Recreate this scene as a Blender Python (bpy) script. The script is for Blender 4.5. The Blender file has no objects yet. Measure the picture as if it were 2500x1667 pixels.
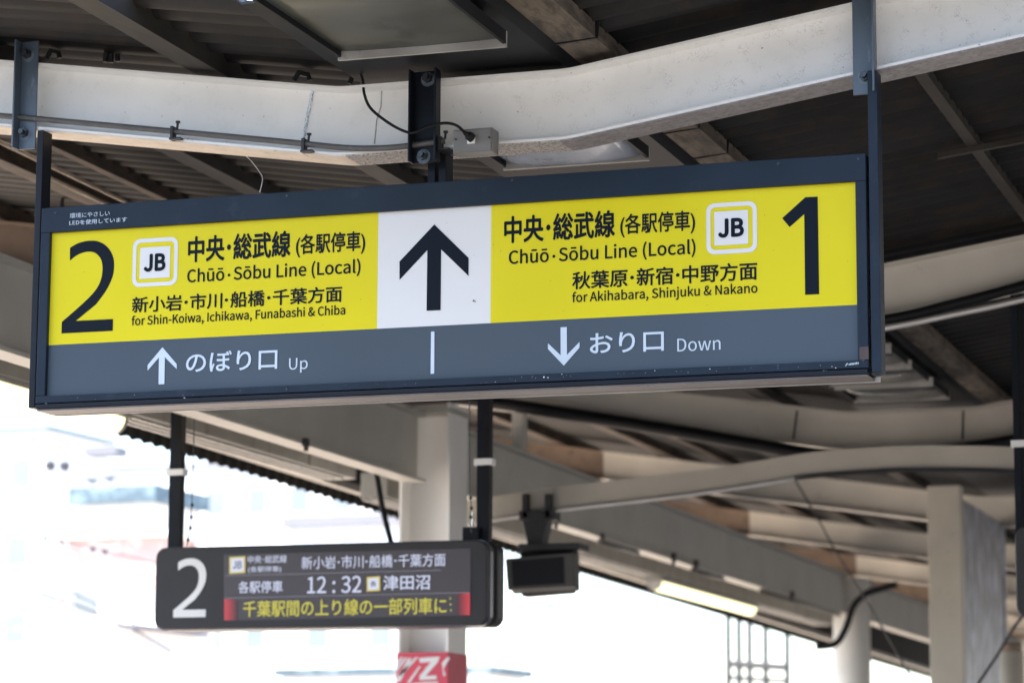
import bpy, bmesh, math, random
from mathutils import Vector, Matrix
random.seed(7)
sc = bpy.context.scene
COL = sc.collection
R = math.radians
PI = math.pi

# ------------------------------------------------------------------ camera
EYE = Vector((0.0, 0.0, 1.55))
FPX, PITCH, YAW, ROLL = 6900.0, R(9.2037), R(18.3665), R(0.3069)
cy_, sy_, cp_, sp_ = math.cos(YAW), math.sin(YAW), math.cos(PITCH), math.sin(PITCH)
FWD = Vector((-sy_ * cp_, cy_ * cp_, sp_))
_r = Vector((cy_, sy_, 0)); _u = _r.cross(FWD)
RT = _r * math.cos(ROLL) + _u * math.sin(ROLL)
UP = _u * math.cos(ROLL) - _r * math.sin(ROLL)
cam_d = bpy.data.cameras.new('camera'); cam = bpy.data.objects.new('camera', cam_d); COL.objects.link(cam)
cam.matrix_world = Matrix(((RT.x, UP.x, -FWD.x, EYE.x), (RT.y, UP.y, -FWD.y, EYE.y), (RT.z, UP.z, -FWD.z, EYE.z), (0, 0, 0, 1)))
cam_d.sensor_width = 36; cam_d.lens = FPX / 2500 * 36
cam_d.clip_start = 0.1; cam_d.clip_end = 3000
cam_d.dof.use_dof = True; cam_d.dof.focus_distance = 7.55; cam_d.dof.aperture_fstop = 4.3
cam_d.dof.aperture_blades = 0
sc.camera = cam

# ------------------------------------------------------------------ sky, sun, exposure
SUN_EL, SUN_AZ = R(55), R(-113)          # azimuth from +Y towards +X
w = bpy.data.worlds.new('World'); sc.world = w; w.use_nodes = True
nt = w.node_tree
bg = nt.nodes['Background']
sky = nt.nodes.new('ShaderNodeTexSky'); sky.sky_type = 'NISHITA'; sky.sun_disc = False
sky.sun_elevation = SUN_EL; sky.sun_rotation = SUN_AZ
sky.air_density = 1.0; sky.dust_density = 1.6; sky.ozone_density = 1.0
nt.links.new(sky.outputs[0], bg.inputs[0]); bg.inputs[1].default_value = 0.14
sun_d = bpy.data.lights.new('sun', 'SUN'); sun_d.energy = 4.0; sun_d.angle = R(0.5); sun_d.color = (1, .93, .84)
sun = bpy.data.objects.new('sun', sun_d); COL.objects.link(sun)
sdir = Vector((math.sin(SUN_AZ) * math.cos(SUN_EL), math.cos(SUN_AZ) * math.cos(SUN_EL), math.sin(SUN_EL)))
sun.rotation_euler = sdir.to_track_quat('Z', 'Y').to_euler(); sun.location = (-20, 0, 30)
sc.view_settings.view_transform = 'Standard'; sc.view_settings.look = 'None'
sc.view_settings.exposure = 2.5; sc.view_settings.gamma = 1.0
EXPO = 2 ** sc.view_settings.exposure
sc.render.engine = 'CYCLES'
sc.cycles.use_denoising = True
sc.cycles.max_bounces = 8; sc.cycles.diffuse_bounces = 5

# ------------------------------------------------------------------ helpers
def ray(x, y): return FWD + RT * ((x - 1250) / FPX) + UP * ((833.5 - y) / FPX)
def at(x, y, X=None, Y=None, Z=None):
    """point of the photograph (2500 x 1667) carried onto the plane X=, Y= or Z= """
    d = ray(x, y)
    t = X / d.x if X is not None else Y / d.y if Y is not None else (Z - EYE.z) / d.z
    return EYE + d * t

class MB:
    def __init__(s): s.v = []; s.f = []
    def face(s, pts):
        i = len(s.v); s.v += [tuple(p) for p in pts]; s.f.append(list(range(i, i + len(pts)))); return s
    def box(s, x0, x1, y0, y1, z0, z1):
        i = len(s.v)
        s.v += [(x0, y0, z0), (x1, y0, z0), (x1, y1, z0), (x0, y1, z0), (x0, y0, z1), (x1, y0, z1), (x1, y1, z1), (x0, y1, z1)]
        s.f += [[i + a for a in q] for q in ((3, 2, 1, 0), (4, 5, 6, 7), (0, 1, 5, 4), (1, 2, 6, 5), (2, 3, 7, 6), (3, 0, 4, 7))]
        return s
    def sweep(s, sections, cap=True, closed=True):
        n = len(sections[0]); i = len(s.v)
        for sec in sections: s.v += [tuple(p) for p in sec]
        for a in range(len(sections) - 1):
            for k in range(n if closed else n - 1):
                b = (k + 1) % n
                s.f.append([i + a * n + k, i + a * n + b, i + (a + 1) * n + b, i + (a + 1) * n + k])
        if cap:
            s.f.append([i + k for k in range(n)][::-1]); s.f.append([i + (len(sections) - 1) * n + k for k in range(n)])
        return s
    def tube(s, pts, r, n=10, smooth=0):
        P = [Vector(p) for p in pts]
        if smooth: P = spline(P, smooth)
        secs = []; ref = None
        for k, p in enumerate(P):
            t = (P[min(k + 1, len(P) - 1)] - P[max(k - 1, 0)]).normalized()
            if ref is None: ref = Vector((0, 0, 1)) if abs(t.z) < .9 else Vector((1, 0, 0))
            a = (ref - t * ref.dot(t)).normalized(); b = t.cross(a); ref = a
            rr = r[k] if isinstance(r, (list, tuple)) else r
            secs.append([p + a * (rr * math.cos(2 * PI * j / n)) + b * (rr * math.sin(2 * PI * j / n)) for j in range(n)])
        return s.sweep(secs)
    def prism(s, poly, y0, y1):
        """polygon of (x, z) extruded along Y"""
        return s.sweep([[(x, y0, z) for x, z in poly], [(x, y1, z) for x, z in poly]])
    def build(s, name, m, parent=None, smooth=False, bevel=0):
        me = bpy.data.meshes.new(name); me.from_pydata(s.v, [], s.f)
        bm = bmesh.new(); bm.from_mesh(me); bmesh.ops.recalc_face_normals(bm, faces=bm.faces); bm.to_mesh(me); bm.free()
        if smooth:
            for p in me.polygons: p.use_smooth = True
        o = bpy.data.objects.new(name, me); COL.objects.link(o)
        if m: me.materials.append(m)
        if bevel:
            b = o.modifiers.new('bevel', 'BEVEL'); b.width = bevel; b.segments = 2; b.limit_method = 'ANGLE'; b.angle_limit = R(50)
        if parent:
            o.parent = parent; o.matrix_parent_inverse = Matrix.Translation(-parent_world(parent))
        return o
def parent_world(p):
    v = Vector((0, 0, 0))
    while p: 
        v += p.location
        if p.parent: v += p.matrix_parent_inverse.to_translation()
        p = p.parent
    return v
def spline(P, n):
    out = []
    for i in range(len(P) - 1):
        p0, p1, p2, p3 = P[max(i - 1, 0)], P[i], P[i + 1], P[min(i + 2, len(P) - 1)]
        for k in range(n):
            t = k / n
            out.append(.5 * ((2 * p1) + (p2 - p0) * t + (2 * p0 - 5 * p1 + 4 * p2 - p3) * t * t + (3 * p1 - p0 - 3 * p2 + p3) * t ** 3))
    return out + [P[-1]]
def tag(o, label=None, cat=None, group=None, kind=None):
    if label: o['label'] = label
    if cat: o['category'] = cat
    if group: o['group'] = group
    if kind: o['kind'] = kind
    return o
def thing(name, loc, label, cat, group=None):
    o = bpy.data.objects.new(name, None); COL.objects.link(o); o.location = loc; o.empty_display_size = .1
    return tag(o, label, cat, group)
def copy_tree(o, delta, parent=None):
    c = o.copy(); COL.objects.link(c)
    if parent: c.parent = parent
    else: c.location = o.location + Vector(delta)
    for ch in list(o.children): copy_tree(ch, delta, c)
    return c

# ------------------------------------------------------------------ materials
def mat(name, col, rough=.6, var=.12, scale=8, metal=0, bump=0, col2=None, thr=(.55, .7), spec=.5, stretch=(1, 1, 1), detail=6):
    m = bpy.data.materials.new(name); m.use_nodes = True; n = m.node_tree.nodes; L = m.node_tree.links
    b = n['Principled BSDF']; b.inputs['Roughness'].default_value = rough; b.inputs['Metallic'].default_value = metal
    b.inputs['Specular IOR Level'].default_value = spec
    tc = n.new('ShaderNodeTexCoord'); mp = n.new('ShaderNodeMapping'); mp.inputs['Scale'].default_value = stretch
    L.new(tc.outputs['Object'], mp.inputs[0])
    nz = n.new('ShaderNodeTexNoise'); nz.inputs['Scale'].default_value = scale; nz.inputs['Detail'].default_value = detail
    L.new(mp.outputs[0], nz.inputs['Vector'])
    rp = n.new('ShaderNodeValToRGB'); rp.color_ramp.elements[0].position = .3; rp.color_ramp.elements[1].position = .72
    rp.color_ramp.elements[0].color = tuple(c * (1 - var) for c in col) + (1,)
    rp.color_ramp.elements[1].color = tuple(min(1, c * (1 + var)) for c in col) + (1,)
    L.new(nz.outputs[0], rp.inputs[0]); out = rp.outputs[0]
    if col2:
        n2 = n.new('ShaderNodeTexNoise'); n2.inputs['Scale'].default_value = scale * 2.3; n2.inputs['Detail'].default_value = 8; n2.inputs['Roughness'].default_value = .65
        L.new(mp.outputs[0], n2.inputs['Vector'])
        r2 = n.new('ShaderNodeValToRGB'); r2.color_ramp.elements[0].position = thr[0]; r2.color_ramp.elements[1].position = thr[1]
        L.new(n2.outputs[0], r2.inputs[0])
        mx = n.new('ShaderNodeMix'); mx.data_type = 'RGBA'; L.new(r2.outputs[0], mx.inputs[0]); L.new(out, mx.inputs[6]); mx.inputs[7].default_value = tuple(col2) + (1,)
        out = mx.outputs[2]
    L.new(out, b.inputs['Base Color'])
    if bump:
        bp = n.new('ShaderNodeBump'); bp.inputs['Strength'].default_value = bump; bp.inputs['Distance'].default_value = .004
        L.new(nz.outputs[0], bp.inputs['Height']); L.new(bp.outputs[0], b.inputs['Normal'])
    return m
def glow(name, col, strength):
    """something that gives off light: strength is what it shows at this exposure"""
    m = bpy.data.materials.new(name); m.use_nodes = True; b = m.node_tree.nodes['Principled BSDF']
    b.inputs['Base Color'].default_value = (.03, .03, .03, 1); b.inputs['Roughness'].default_value = .4
    b.inputs['Emission Color'].default_value = tuple(col) + (1,); b.inputs['Emission Strength'].default_value = strength / EXPO
    return m
def backlit(m, col, k):
    b = m.node_tree.nodes['Principled BSDF']
    b.inputs['Emission Color'].default_value = tuple(col) + (1,); b.inputs['Emission Strength'].default_value = k / EXPO
    return m
def painted_beam():
    """off-white steel paint with fine crazing and small chips"""
    m = mat('beam_paint', (.815, .80, .765), .55, .05, 5, bump=.15, col2=(.71, .695, .65), thr=(.55, .8))
    n = m.node_tree.nodes; L = m.node_tree.links; b = n['Principled BSDF']
    src = b.inputs['Base Color'].links[0].from_socket
    tc = n.new('ShaderNodeTexCoord')
    nz = n.new('ShaderNodeTexNoise'); nz.inputs['Scale'].default_value = 30; nz.inputs['Detail'].default_value = 3; L.new(tc.outputs['Object'], nz.inputs['Vector'])
    ad = n.new('ShaderNodeMix'); ad.data_type = 'RGBA'; ad.inputs[0].default_value = .06
    L.new(tc.outputs['Object'], ad.inputs[6]); L.new(nz.outputs['Color'], ad.inputs[7])
    vo = n.new('ShaderNodeTexVoronoi'); vo.feature = 'DISTANCE_TO_EDGE'; vo.inputs['Scale'].default_value = 95; L.new(ad.outputs[2], vo.inputs['Vector'])
    r1 = n.new('ShaderNodeValToRGB'); r1.color_ramp.elements[0].position = .0; r1.color_ramp.elements[0].color = (1, 1, 1, 1)
    r1.color_ramp.elements[1].position = .05; r1.color_ramp.elements[1].color = (0, 0, 0, 1); L.new(vo.outputs['Distance'], r1.inputs[0])
    n2 = n.new('ShaderNodeTexNoise'); n2.inputs['Scale'].default_value = 22; n2.inputs['Detail'].default_value = 5; L.new(tc.outputs['Object'], n2.inputs['Vector'])
    r2 = n.new('ShaderNodeValToRGB'); r2.color_ramp.elements[0].position = .5; r2.color_ramp.elements[1].position = .62; L.new(n2.outputs[0], r2.inputs[0])
    # the crazing is strongest on the right-hand arm
    sx = n.new('ShaderNodeSeparateXYZ'); L.new(tc.outputs['Object'], sx.inputs[0])
    mr = n.new('ShaderNodeMapRange'); mr.inputs[1].default_value = -2.9; mr.inputs[2].default_value = -1.5; mr.inputs[3].default_value = .18; mr.inputs[4].default_value = .9; L.new(sx.outputs[0], mr.inputs[0])
    mu = n.new('ShaderNodeMath'); mu.operation = 'MULTIPLY'; L.new(r1.outputs[0], mu.inputs[0]); L.new(r2.outputs[0], mu.inputs[1])
    m2 = n.new('ShaderNodeMath'); m2.operation = 'MULTIPLY'; L.new(mu.outputs[0], m2.inputs[0]); L.new(mr.outputs[0], m2.inputs[1])
    n3 = n.new('ShaderNodeTexNoise'); n3.inputs['Scale'].default_value = 60; n3.inputs['Detail'].default_value = 2; L.new(tc.outputs['Object'], n3.inputs['Vector'])
    r3 = n.new('ShaderNodeValToRGB'); r3.color_ramp.elements[0].position = .73; r3.color_ramp.elements[1].position = .76; L.new(n3.outputs[0], r3.inputs[0])
    mxm = n.new('ShaderNodeMath'); mxm.operation = 'MAXIMUM'; L.new(m2.outputs[0], mxm.inputs[0]); L.new(r3.outputs[0], mxm.inputs[1])
    m3 = n.new('ShaderNodeMath'); m3.operation = 'MULTIPLY'; m3.inputs[1].default_value = .7; L.new(mxm.outputs[0], m3.inputs[0])
    mx = n.new('ShaderNodeMix'); mx.data_type = 'RGBA'; L.new(m3.outputs[0], mx.inputs[0]); L.new(src, mx.inputs[6]); mx.inputs[7].default_value = (.25, .25, .24, 1)
    L.new(mx.outputs[2], b.inputs['Base Color'])
    return m
M = dict(
    beam=painted_beam(),
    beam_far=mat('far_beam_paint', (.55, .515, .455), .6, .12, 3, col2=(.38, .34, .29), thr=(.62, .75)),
    brown_end=mat('brown_beam_end', (.205, .15, .112), .8, .25, 6, col2=(.14, .105, .085)),
    girder=mat('girder_paint', (.43, .415, .375), .6, .08, 3, col2=(.36, .34, .30), thr=(.6, .75)),
    column=mat('column_paint', (.86, .845, .81), .5, .06, 3),
    roof=mat('dark_roof_sheet', (.0138, .0135, .014), .65, .4, 3, col2=(.030, .021, .014), spec=.25, thr=(.5, .75)),
    gutter=mat('dark_gutter_steel', (.014, .0145, .017), .5, .2, 3, spec=.08),
    timber=mat('dusty_timber', (.105, .083, .064), .9, .45, 14, bump=.8, col2=(.035, .028, .024), thr=(.45, .65), stretch=(1, .25, 1)),
    rusty_lit=mat('rusty_sunlit_purlin', (.070, .048, .033), .85, .4, 9, bump=.5, col2=(.03, .022, .017), thr=(.45, .65), stretch=(1, .3, 1)),  # rust brown, lightened to suggest sun on the left-hand purlins
    purlin=mat('dusty_purlin', (.034, .029, .024), .85, .4, 9, bump=.5, col2=(.020, .017, .015), thr=(.5, .7), stretch=(1, .3, 1)),
    navy=mat('navy_paint', (.0145, .0235, .0355), .42, .14, 6, col2=(.026, .036, .050), thr=(.6, .75), spec=.12),
    navy_dark=mat('dark_navy_paint', (.0095, .012, .0175), .42, .12, 6, spec=.15),
    steel=mat('blue_grey_steel', (.075, .10, .13), .4, .2, 14, col2=(.16, .19, .22), thr=(.6, .72), stretch=(1, 1, .3)),
    yellow=mat('yellow_film', (.535, .458, .007), .35, .05, 3, spec=.12),
    white=mat('white_film', (.55, .542, .53), .35, .03, 3, spec=.12),
    grey=mat('slate_film', (.062, .080, .098), .35, .08, 2, spec=.12),
    ink=mat('navy_ink', (.0055, .009, .015), .5, .05, 5, spec=.08),
    pale=mat('pale_lettering', (.50, .57, .63), .4, .05, 5, spec=.12),
    alu=mat('raw_aluminium', (.6, .58, .56), .4, .1, 10, metal=.6),
    under=mat('sign_underside', (.115, .10, .095), .5, .15, 8),
    dirt=mat('dirt_speck', (.12, .10, .06), .9, .3, 40),
    chip=mat('white_paint_chip', (.75, .75, .78), .6, .1, 30),
    bolt=mat('dark_bolt', (.04, .045, .05), .35, .2, 20, metal=.5),
    ring=mat('bolt_stain', (.11, .14, .17), .5, .3, 40),
    pipe=mat('grey_conduit', (.085, .08, .075), .5, .2, 20, col2=(.16, .15, .13), thr=(.6, .7)),
    black=mat('black_rubber', (.007, .007, .009), .5, .2, 12, spec=.2),
    iron=mat('black_iron', (.02, .02, .022), .6, .2, 20),
    box=mat('grey_box', (.17, .165, .155), .5, .12, 12),
    lampmetal=mat('lamp_white_metal', (.33, .32, .30), .45, .2, 8, col2=(.16, .145, .13), thr=(.6, .7)),
    galv=mat('galvanised_sheet', (.40, .43, .50), .4, .35, 7, metal=.3, col2=(.17, .16, .16), thr=(.42, .6), stretch=(1, 1, .35)),
    duct=mat('grey_duct', (.28, .275, .255), .6, .12, 5, col2=(.17, .165, .15), thr=(.58, .72), stretch=(1, 1, .5)),
    cream=mat('cream_paint', (.48, .445, .38), .55, .1, 4, col2=(.34, .31, .26), thr=(.62, .75)),
    bezel=mat('monitor_bezel', (.085, .083, .08), .5, .08, 10, spec=.2),
    tvscreen=mat('dark_monitor_glass', (.012, .012, .015), .3, .05, 5, spec=.15),
    housing=mat('charcoal_housing', (.038, .037, .038), .45, .06, 10, spec=.25),
    housing_edge=mat('housing_side_metal', (.16, .18, .21), .25, .1, 10, metal=.7),
    screen=mat('screen_glass', (.018, .015, .017), .15, .05, 5, spec=.25),
    lit_screen=glow('lit_screen_black', (.05, .036, .040), .6),
    white_pl=mat('white_plastic', (.75, .75, .74), .4, .05, 5),
    red=mat('poster_red', (.62, .07, .11), .5, .12, 6, col2=(.75, .45, .48), thr=(.6, .7)),
    conc=mat('platform_concrete', (.11, .105, .098), .85, .12, 2),
    ballast=mat('track_ballast', (.50, .415, .33), .9, .25, 12, bump=.6),
    ground=mat('ground_earth', (.09, .088, .085), .9, .15, .3),
    wall_pale=mat('pale_render_wall', (.88, .88, .88), .8, .03, .6),
    wall_pink=mat('pink_brick_wall', (.48, .34, .31), .8, .15, 1.2, col2=(.6, .5, .48), thr=(.5, .6)),
    wall_grey=mat('grey_render_wall', (.20, .20, .22), .8, .06, .6),
    glaz=mat('blue_slate', (.07, .11, .14), .5, .2, 1.5, col2=(.2, .28, .31), thr=(.5, .62)),
    wall_blue=mat('bluish_glazing', (.20, .235, .255), .3, .1, 1),
    roof_slate=mat('slate_roof', (.12, .13, .15), .7, .15, 2),
    wire=mat('wire', (.03, .03, .035), .6, .1, 10),
)
def diffuser_mat():
    m = mat('lamp_diffuser', (.07, .073, .07), .12, .1, 3, spec=.8)
    return m
M['diff'] = diffuser_mat()
backlit(M['yellow'], (.62, .54, .02), .16); backlit(M['white'], (.61, .60, .62), .16)
M['diff_flat'] = mat('lamp_panel_dusty', (.075, .078, .072), .38, .25, 4, spec=.35, col2=(.045, .045, .043), thr=(.5, .65))
M['diff_sky_tint'] = mat('lamp_diffuser_sky_tint', (.36, .43, .55), .1, .35, 5, spec=.8)  # blue sky reflection painted into the diffuser colour

# ------------------------------------------------------------------ ground, platform, tracks (below the frame; they bounce the daylight)
tag(MB().box(-1500, 1500, -1500, 1500, -1.6, -1.2).build('ground', M['ground']), kind='structure')
tag(MB().box(-6.6, 1.6, -40, 70, -1.195, 0).build('platform', M['conc']), kind='structure')
tag(MB().box(-26, -6.75, 5.0, 120, -1.19, -.95).build('track_bed', M['ballast']), kind='structure')

rb = thing('light_blocker_right', (8, 20, -1.2), 'unseen grey block added beyond the right-hand track to dim side light', 'building')  # out-of-view block, added to hold back light from the right
MB().box(6.5, 14, -30, 80, -1.2, 9).build('wall', mat('dark_cladding', (.14, .14, .14), .8, .1, 1), rb)
MB().box(6.3, 14.2, -30.2, 80.2, 9.003, 9.3).build('roof', mat('roof_felt', (.1, .1, .1), .8, .1, 1), rb)
ob = thing('light_blocker_behind', (-8, -20, -1.2), 'unseen grey block added behind the platform end to cut low sky light', 'building')  # out-of-view block, added so light on the fronts comes from higher up
MB().box(-34, 14, -30, -17, -1.2, 7.0).build('wall', mat('dull_concrete', (.40, .41, .43), .8, .1, 1), ob)
MB().box(-34.2, 14.2, -30.2, -16.8, 7.003, 7.4).build('roof', mat('roof_grey', (.12, .12, .12), .8, .1, 1), ob)
# ------------------------------------------------------------------ canopy
VX, HALF, SL, ZB, HB = -2.53, .33, .151, 3.302, .195       # valley axis, half width of the flat, slope, bottom of beam, beam depth
def zb(x):                                                 # underside of a cross beam, kinks slightly rounded
    d = abs(x - VX) - HALF
    k = .03
    if d < -k: return ZB
    if d > k: return ZB + SL * d
    return ZB + SL * (d + k) ** 2 / (4 * k)
def zt(x): return zb(x) + HB
def stations(x0, x1):
    xs = [x0]
    for c in (VX - HALF, VX + HALF):
        for k in (-.03, -.02, -.01, 0, .01, .02, .03):
            if x0 < c + k < x1: xs.append(c + k)
    return xs + [x1]
def ibeam(xs, Y, zf, h=HB, fw=.125, tw=.012, tf=.007):
    secs = []
    for x in xs:
        z = zf(x); a = fw / 2; b = tw / 2
        secs.append([(x, Y + p, z + q) for p, q in ((-a, 0), (a, 0), (a, tf), (b, tf), (b, h - tf), (a, h - tf), (a, h), (-a, h), (-a, h - tf), (-b, h - tf), (-b, tf), (-a, tf))])
    return MB().sweep(secs)
YB1 = 7.142
canopy = thing('platform_canopy', (VX, 20, 0), 'station platform canopy with white V-shaped steel beams under a dark corrugated roof', 'canopy')
BEAMS = [YB1, 10.35, 14.05, 18.25, 22.45, 26.8, 31.2, 35.6, 40.0]
for i, Y in enumerate(BEAMS):
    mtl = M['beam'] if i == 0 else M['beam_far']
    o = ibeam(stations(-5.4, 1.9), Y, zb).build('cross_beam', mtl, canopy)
    if i == 0: o['label'] = 'nearest white V-shaped beam with flaking paint'
    e = ibeam([-6.95, -5.4], Y, zb).build('beam_end', M['brown_end'], canopy)  # outer beam ends set in a darker brown
    if i: e['label'] = 'brown outer end of the beam'
# the near beam's lower flange: warm bounced light coloured into the cream left arm, speckled in the flat, bare grey on the right arm
for x0_, x1_, m_ in ((-5.4, VX - HALF + .02, mat('bounce_lit_cream_flange', (.74, .63, .50), .6, .1, 20, col2=(.45, .36, .28), thr=(.6, .7))), (VX - HALF + .0215, VX + HALF - .02, mat('speckled_flange_paint', (.48, .45, .42), .7, .3, 60, col2=(.16, .14, .13), thr=(.5, .58))), (VX + HALF - .0185, 1.9, mat('bare_flange_paint', (.27, .255, .26), .7, .2, 30, col2=(.18, .165, .165), thr=(.5, .62)))):
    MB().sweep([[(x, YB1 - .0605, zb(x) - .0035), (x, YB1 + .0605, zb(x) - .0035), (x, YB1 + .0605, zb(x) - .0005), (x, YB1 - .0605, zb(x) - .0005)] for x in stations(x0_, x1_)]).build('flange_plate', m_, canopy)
# seams on the near beam
s = MB()
for px, py, qx, qy in ((763, 214, 740, 346),):
    a = at(px, py, Y=YB1 - .0065); b = at(qx, qy, Y=YB1 - .0065)
    s.tube([a, a.lerp(b, .3) + Vector((.002, 0, 0)), a.lerp(b, .6), b], .0055, 6)
s.build('weld_seam', mat('seam_primer', (.72, .76, .80), .6, .2, 60, col2=(.18, .24, .30), thr=(.5, .58)), canopy)
s = MB()
a = at(932, 222, Y=YB1 - .006); b = at(914, 352, Y=YB1 - .006)
s.tube([a, a.lerp(b, .3) + Vector((.004, 0, 0)), a.lerp(b, .55) - Vector((.003, 0, 0)), b], .002, 6)
s.build('weld_seam', mat('seam_crack', (.38, .37, .35), .7, .3, 60), canopy)

# roof sheets, corrugated across the slope
ZR = .085            # roof sheet above the beam top
def roof_sheet(x0, x1, y0, y1, zf, pitch=.118, amp=.021, nx=6):
    m = MB(); xs = [x0 + (x1 - x0) * k / nx for k in range(nx + 1)]
    n = int((y1 - y0) / pitch * 6); cols = []
    for j in range(n + 1):
        y = y0 + (y1 - y0) * j / n
        for x in xs: m.v.append((x, y, zf(x) + amp * math.sin(2 * PI * y / pitch)))
    k = nx + 1
    for j in range(n):
        for a in range(nx): m.f.append([j * k + a, j * k + a + 1, (j + 1) * k + a + 1, (j + 1) * k + a])
    return m
YR0, YR1 = 6.54, 44
zr = lambda x: zt(x) + ZR
# a shade panel of skylight gap is left open at the first bay
roof_sheet(-6.98, VX - HALF - .02, YR0, YR1, zr).build('roof_sheet', M['roof'], canopy, smooth=True)
roof_sheet(VX + HALF + .02, 2.0, YR0, YR1, zr).build('roof_sheet', M['roof'], canopy, smooth=True)
g = MB(); gx = VX
prof = [(gx - .42, zr(gx - .42) + .03), (gx - .30, ZB + HB + .03), (gx + .30, ZB + HB + .03), (gx + .42, zr(gx + .42) + .03)]
g.sweep([[(x, y, z) for x, z in prof + [(x, z + .006) for x, z in reversed(prof)]] for y in (YR0 - .2, YR1)])
g.build('valley_gutter', M['gutter'], canopy)
# purlins
def purlin(x, wd, h, m, y0=5.7, y1=YR1, lbl=None):
    z = zt(x) + max(.003, .078 - h)
    pts = MB(); n = 30; secs = []
    for k in range(n + 1):
        y = y0 + (y1 - y0) * k / n; j = random.uniform(-.004, .004)
        e = SL * wd / 2 * (1 if x > VX else -1)
        secs.append([(x - wd / 2 + j, y, z - e), (x + wd / 2 + j, y, z + e),
                     (x + wd / 2 + j, y, z + h), (x - wd / 2 + j, y, z + h)])
    o = pts.sweep(secs).build('purlin', m, canopy)
    if lbl: o['label'] = lbl
    return o
purlin(-2.13, .10, .05, M['timber'], lbl='rough dusty timber purlin tied with black straps')
purlin(-3.29, .10, .055, M['purlin'])
purlin(-1.41, .035, .035, M['purlin'])
purlin(-4.02, .10, .055, M['purlin']); purlin(-4.55, .05, .05, M['rusty_lit']); purlin(-4.95, .10, .06, M['rusty_lit']); purlin(-5.7, .12, .075, M['rusty_lit']); purlin(-6.6, .12, .075, M['rusty_lit'])
purlin(-.55, .06, .07, M['purlin']); purlin(.45, .1, .07, M['purlin']); purlin(1.5, .1, .07, M['purlin'])
# straps round the timber
for y in (6.45, 6.93, 7.5, 8.0, 8.35, 9.0, 9.6):
    zs = zt(-2.13); e = SL * .0585
    MB().sweep([[(-2.183, yy, zs - e + .025), (-2.077, yy + .03, zs + e + .025), (-2.0715, yy + .03, zs + e + .07), (-2.1885, yy, zs - e + .07)] for yy in (y, y + .007)]).build('strap', M['black'], canopy)
# a batten crossing the right-hand purlin
m_ = MB(); a = at(2290, 388, Z=3.62); b = at(2520, 345, Z=3.66)
m_.sweep([[p + Vector((0, -.011, 0)), p + Vector((0, .011, 0)), p + Vector((0, .011, .018)), p + Vector((0, -.011, .018))] for p in (a, b)]).build('batten', M['purlin'], canopy)

# girders
GX = -4.62
def girder(y0, y1, z0=3.04, h=.33, fw=.105, tw=.014, tf=.016):
    a = fw / 2; b = tw / 2
    sec = lambda y: [(GX - .043 + p, y, z0 + q) for p, q in ((-a, 0), (a, 0), (a, tf), (b, tf), (b, h - tf), (a, h - tf), (a, h), (-a, h), (-a, h - tf), (-b, h - tf), (-b, tf), (-a, tf))]
    return MB().sweep([sec(y0), sec(y1)])
for y0, y1 in ((6.9, 12.598), (12.862, 22.55), (22.85, 32.4), (32.75, 43)):
    girder(y0, y1).build('girder', M['girder'], canopy)
for Y in BEAMS[:3]: MB().box(GX - .03, GX + .03, Y - .04, Y + .04, 3.372, zb(GX) - .005).build('beam_stub', M['girder'], canopy)
# columns
def hcol(cx, y0, d, z1, fw=.25):
    t = .014; x0, x1 = cx - fw / 2, cx + fw / 2
    poly = [(x0, y0), (x0 + t, y0), (x0 + t, y0 + d / 2 - t / 2), (x1 - t, y0 + d / 2 - t / 2), (x1 - t, y0), (x1, y0), (x1, y0 + d), (x1 - t, y0 + d), (x1 - t, y0 + d / 2 + t / 2), (x0 + t, y0 + d / 2 + t / 2), (x0 + t, y0 + d), (x0, y0 + d)]
    return MB().sweep([[(x, y, 0) for x, y in poly], [(x, y, z1) for x, y in poly]])
c1 = hcol(GX, 12.6, .26, 3.42, fw=.255).build('column', M['column'], canopy)
tag(MB().box(GX - .14, GX + .14, 12.59, 12.87, 3.372, 3.395).build('column_cap', M['girder'], canopy))
c2 = MB(); c2.tube([(GX, 22.7, 0), (GX, 22.7, 3.34)], .15, 24); c2.build('column', M['column'], canopy, smooth=True)['label'] = 'round cream column'
hcol(GX, 32.45, .26, 3.40, fw=.255).build('column', M['column'], canopy)
for y in (12.6, 22.7, 32.5):
    hcol(VX * 2 - GX, y, .26, 3.55).build('column', M['column'], canopy)
girder_r = MB().box(VX * 2 - GX - .095, VX * 2 - GX + .095, 6.9, 43, 3.2, 3.55).build('girder', M['girder'], canopy)

# eave: corrugated skirt sheet hanging along the outer edge
def skirt(x, y0, y1, ztop, zlow):
    m = MB(); pitch = .15; n = int((y1 - y0) / pitch * 8)
    for j in range(n + 1):
        y = y0 + (y1 - y0) * j / n; ph = 2 * PI * y / pitch
        for k in range(2):
            m.v.append((x + .006 * math.sin(ph), y, ztop if k == 0 else zlow(y) + .006 * math.sin(ph)))
    for j in range(n): m.f.append([2 * j, 2 * j + 1, 2 * j + 3, 2 * j + 2])
    return m
ez = lambda y: 3.545 - .0105 * (y - 12.4)
skirt(-6.95, 6.9, YR1, zr(-6.95) + .02, ez).build('eave_skirt', M['roof'], canopy, smooth=True)
# thin ledge rail under the eave
MB().sweep([[(-6.86, y, ez(y) + .05), (-6.80, y, ez(y) + .05), (-6.80, y, ez(y) + .10), (-6.86, y, ez(y) + .10)] for y in (6.9, YR1)]).build('eave_rail', M['duct'], canopy)

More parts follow.
